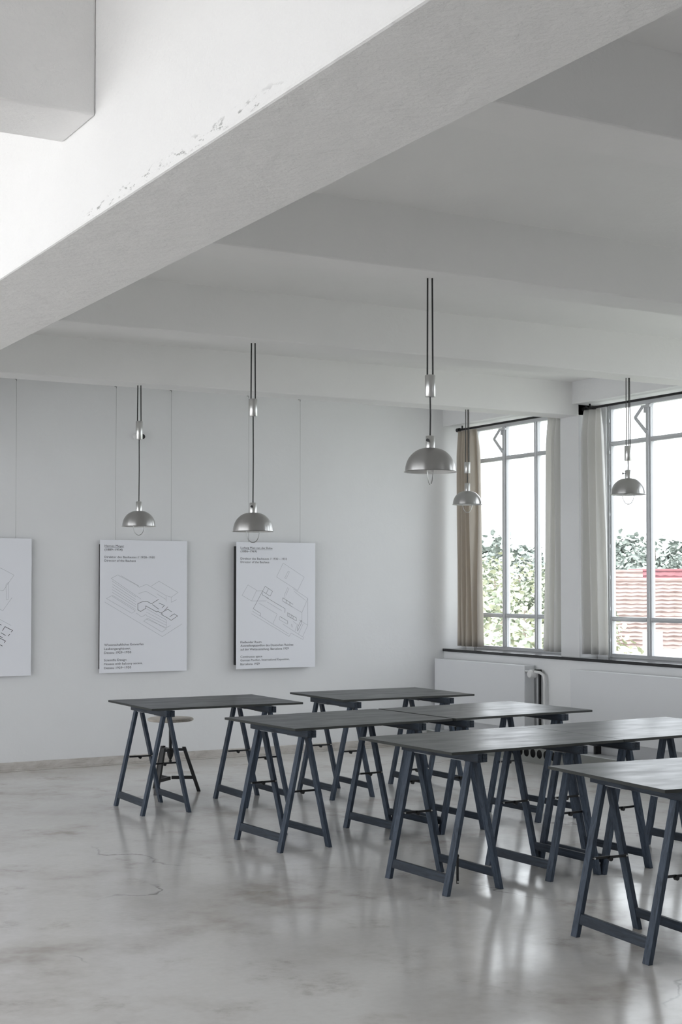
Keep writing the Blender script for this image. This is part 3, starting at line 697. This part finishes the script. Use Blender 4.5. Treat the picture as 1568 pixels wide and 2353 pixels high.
def trunk_bm(h, r):
    b = bm_(); tube(b, [(0, 0, 0), (.02*h, 0, h*.35), (0, .02*h, h*.7), (0, 0, h)], [r, r*.8, r*.55, r*.2], 8)
    for i in range(4):
        a = i*1.7; tube(b, [(0, 0, h*(.4+.12*i)), (math.cos(a)*h*.16, math.sin(a)*h*.16, h*(.58+.12*i))], [r*.35, r*.1], 6)
    return b
def make_tree(name, mname, hgt, rx, nleaf, size, seed, pointed=0, base=.22):
    t = thing(name, 'x', 'tree'); rz = hgt*(1-base)/2
    obj('crown', crown_bm(rx, rz, hgt-rz, nleaf, size, seed, pointed), mname, t, recalc=False)
    obj('trunk', trunk_bm(hgt*.9, hgt*.018), 'bark', t); return t
def plant(kinds, lst, group, labels):
    used = {}
    for i, (kd, az, r, hgt) in enumerate(lst):
        nm, mn, h0, rx, nl, sz, sd_, pt, bs = kinds[kd]
        if kd not in used: t = used[kd] = make_tree(nm, mn, h0, rx, nl, sz, sd_, pt, bs)
        else: t = dup(used[kd], (0, 0, 0), 0)
        t.location = at(az, r, GZ); s = hgt/h0; t.scale = (s, s, s); t.rotation_euler = (0, 0, i*1.3); t['group'] = group; t['label'] = labels(i, kd, az)
far = {'p': ('spiky_tree', 'leafd', 14, 2.6, 2600, .30, 3, .75, .10), 'r': ('round_tree', 'leafd', 14, 4.6, 3600, .36, 4, .15, .15), 'q': ('tall_tree', 'leafm', 14, 4.0, 3200, .34, 5, .3, .12)}
far_list = []
rnd = random.Random(11)
rows = (112, 150, 126, 164, 138); az, i = 31.0, 0
while az < 50:
    top = 1240+rnd.uniform(-6, 24)
    if 36.3 < az < 37.1: top = 1278
    if i % 5 in (0, 2): top += 22
    r = rows[i % 5]; hgt = (1345-top)/F_PX*r*1.16+9.6
    far_list.append((('p', 'r', 'q', 'p', 'r')[(i*3+i//5) % 5], az, r, hgt)); az += rnd.uniform(.72, .86); i += 1
WORD = ['leftmost', 'second', 'third', 'fourth', 'fifth', 'sixth', 'seventh', 'eighth', 'ninth', 'tenth', 'eleventh', 'twelfth', 'thirteenth', 'fourteenth', 'fifteenth', 'sixteenth', 'seventeenth', 'eighteenth', 'nineteenth', 'twentieth', 'twenty-first', 'twenty-second', 'twenty-third', 'twenty-fourth', 'twenty-fifth', 'twenty-sixth', 'twenty-seventh', 'twenty-eighth']
def far_label(i, kd, az):
    look = {'p': 'pointed grey-green', 'r': 'round grey-green', 'q': 'tall mid-green'}[kd]
    if az < 39:
        n_ = [q for q in far_list if q[1] < 39].index(far_list[i])
        return 'distant %s tree, %s from the left on the skyline of the corner window' % (look, WORD[n_] if n_ else 'first')
    n_ = [q for q in far_list if q[1] >= 39].index(far_list[i])
    return 'distant %s tree, %s from the left on the skyline above the roofs' % (look, WORD[n_] if n_ else 'first')
plant(far, far_list, 'distant trees on the skyline', far_label)
mid = {'b': ('leafy_tree', 'leafl', 10, 3.4, 9000, .13, 21, 0, .12), 'c': ('leafy_tree', 'leafm', 10, 3.2, 9000, .13, 22, .1, .12)}
plant(mid, [('b', 36.9, 40, 9.9), ('b', 34.9, 48, 10.2), ('c', 37.9, 56, 10.5), ('b', 35.7, 64, 10.9), ('c', 34.4, 72, 11.0), ('b', 36.7, 80, 11.2), ('b', 36.2, 88, 11.4), ('c', 34.9, 96, 11.6)],
      'pale trees below the corner window', lambda i, kd, az: ['nearest pale yellow-green leafy tree in the middle of the corner window', 'pale yellow-green leafy tree at the left of the corner window', 'mid-green leafy tree at the right of the corner window', 'pale yellow-green leafy tree half hidden behind the nearest one', 'mid-green leafy tree far left in the corner window', 'pale yellow-green leafy tree farther back at the right', 'pale leafy tree just below the dip in the skyline', 'farthest mid-green leafy tree below the skyline on the left'][i])
near = {'n': ('garden_tree', 'leafl', 9, 2.3, 5200, .10, 31, 0, .15), 'k': ('garden_tree', 'leafm', 9, 2.3, 5200, .10, 32, 0, .15)}
plant(near, [('n', 37.2, 23, 8.7), ('k', 35.2, 30, 9.0)], 'garden trees just below the corner window', lambda i, kd, az: ['yellow-green garden tree in the low right pane of the corner window', 'mid-green garden tree in the low left pane of the corner window'][i])
plant({'s': ('leafy_shrub', 'leafl', 7, 1.3, 900, .10, 41, 0, .15)}, [('s', 40.9, 33, 6.5), ('s', 42.0, 28, 6.6), ('s', 43.6, 38, 6.6)], 'shrub tops in front of the tiled roof', lambda i, kd, az: ['yellow-green shrub top at the foot of the second window, left', 'yellow-green shrub top at the foot of the second window, middle', 'yellow-green shrub top at the foot of the second window, right'][i])

# tiled house
M['tile'] = mat('pale_pink_clay_tiles', (.40, .26, .22), .8, spec=.2); k = N(M['tile']); k.col(k.ramp(k.noise(k.co((.6, 3, 3)), 3, 6), [(.3, (.23, .165, .15)), (.7, (.32, .255, .24))]))
M['tiler'] = mat('red_clay_tiles', (.62, .22, .24), .8, spec=.2); k = N(M['tiler']); k.col(k.ramp(k.noise(k.co((.6, 3, 3)), 2, 5), [(.3, (.16, .082, .095)), (.7, (.27, .112, .118))]))
M['render'] = mat('pale_render', (.62, .61, .59), .9)
def tiled_roof(bm, half, run, rise, rows, z0=0, back=True):
    """slope falling towards -y from the ridge at y=0, z=z0; stepped courses with wavy lower edges"""
    for i in range(rows):
        f0, f1 = i/rows, (i+1)/rows; ya, yb_ = -run*f0, -run*(f1+.012); za, zb = z0-rise*f0, z0-rise*f1+.055
        n_ = int(half*2/.28); pa = []; pb = []; pc = []
        for j in range(n_+1):
            x = -half+2*half*j/n_; wv = .022*math.cos(j*PI)+.02*math.sin(i*1.7+j*.33)+random.uniform(-.008, .008)
            pa.append(bm.verts.new((x, ya, za))); pb.append(bm.verts.new((x, yb_, zb+wv))); pc.append(bm.verts.new((x, yb_+.03, zb+wv-.085)))
        for j in range(n_):
            bm.faces.new((pa[j], pb[j], pb[j+1], pa[j+1])); bm.faces.new((pb[j], pc[j], pc[j+1], pb[j+1]))
    if back:
        v = [bm.verts.new(p) for p in ((-half, 0, z0), (half, 0, z0), (half, run, z0-rise), (-half, run, z0-rise))]; bm.faces.new(v)
def house(name, az, r, ridge, half, run, rise, rows, mname, label, wall_h, shift=0, chimney=()):
    p = at(az, r, 0); t = thing(name, label, 'house', (p.x, p.y, GZ), -math.radians(az)); hr = ridge-GZ
    b = bm_(); tiled_roof(b, half, run, rise, rows, hr); tube(b, [(-half, 0, hr+.03), (half, 0, hr+.03)], .13, 8); obj('roof', b, mname, t, recalc=True)
    b = bm_(); box(b, (-half+.4, -run+.5, 0), (half-.4, run-.5, hr-rise-.02))
    for s in (-1, 1):
        x = s*(half-.4); vs = [b.verts.new(q) for q in ((x, -run+.3, hr-rise), (x, run-.3, hr-rise), (x, 0, hr-.12))]; b.faces.new(vs)
    obj('walls', b, 'render', t)
    for (x, y, h_) in chimney:
        b = bm_(); box(b, (x-.3, y-.3, hr-rise*abs(y)/run-.4), (x+.3, y+.3, hr+h_)); obj('chimney', b, 'render', t)
    for i in range(3):
        x = -half*.6+half*.6*i; b = bm_(); box(b, (x-.5, -run+.46, hr-rise-2.2), (x+.5, -run+.52, hr-rise-.8)); obj('window', b, 'frame', t)
    return t
house('tiled_house', 44.5, 69, 1.80, 5.5, 4.2, 3.6, 20, 'tile', 'house with a large pale pink tiled roof outside the second window', 5)
house('red_roofed_house', 45.3, 92, 2.50, 7.0, 3.5, 3.0, 9, 'tiler', 'house with a red roof just behind the pale tiled roof', 5, chimney=((2.0, -.3, .6), (-1.5, .2, .5)))
house('small_pale_house', 40.4, 84, 2.35, 1.6, 2.4, 1.8, 6, 'tile', 'small pale house left of the red roof', 5, chimney=((-.6, -.2, .35),))
t = house('white_gabled_annex', 43.0, 46, -.55, 2.2, 1.8, 1.3, 8, 'render', 'white annex in front of the tiled roof at the right edge', 5, chimney=((-.9, -.5, .7),))
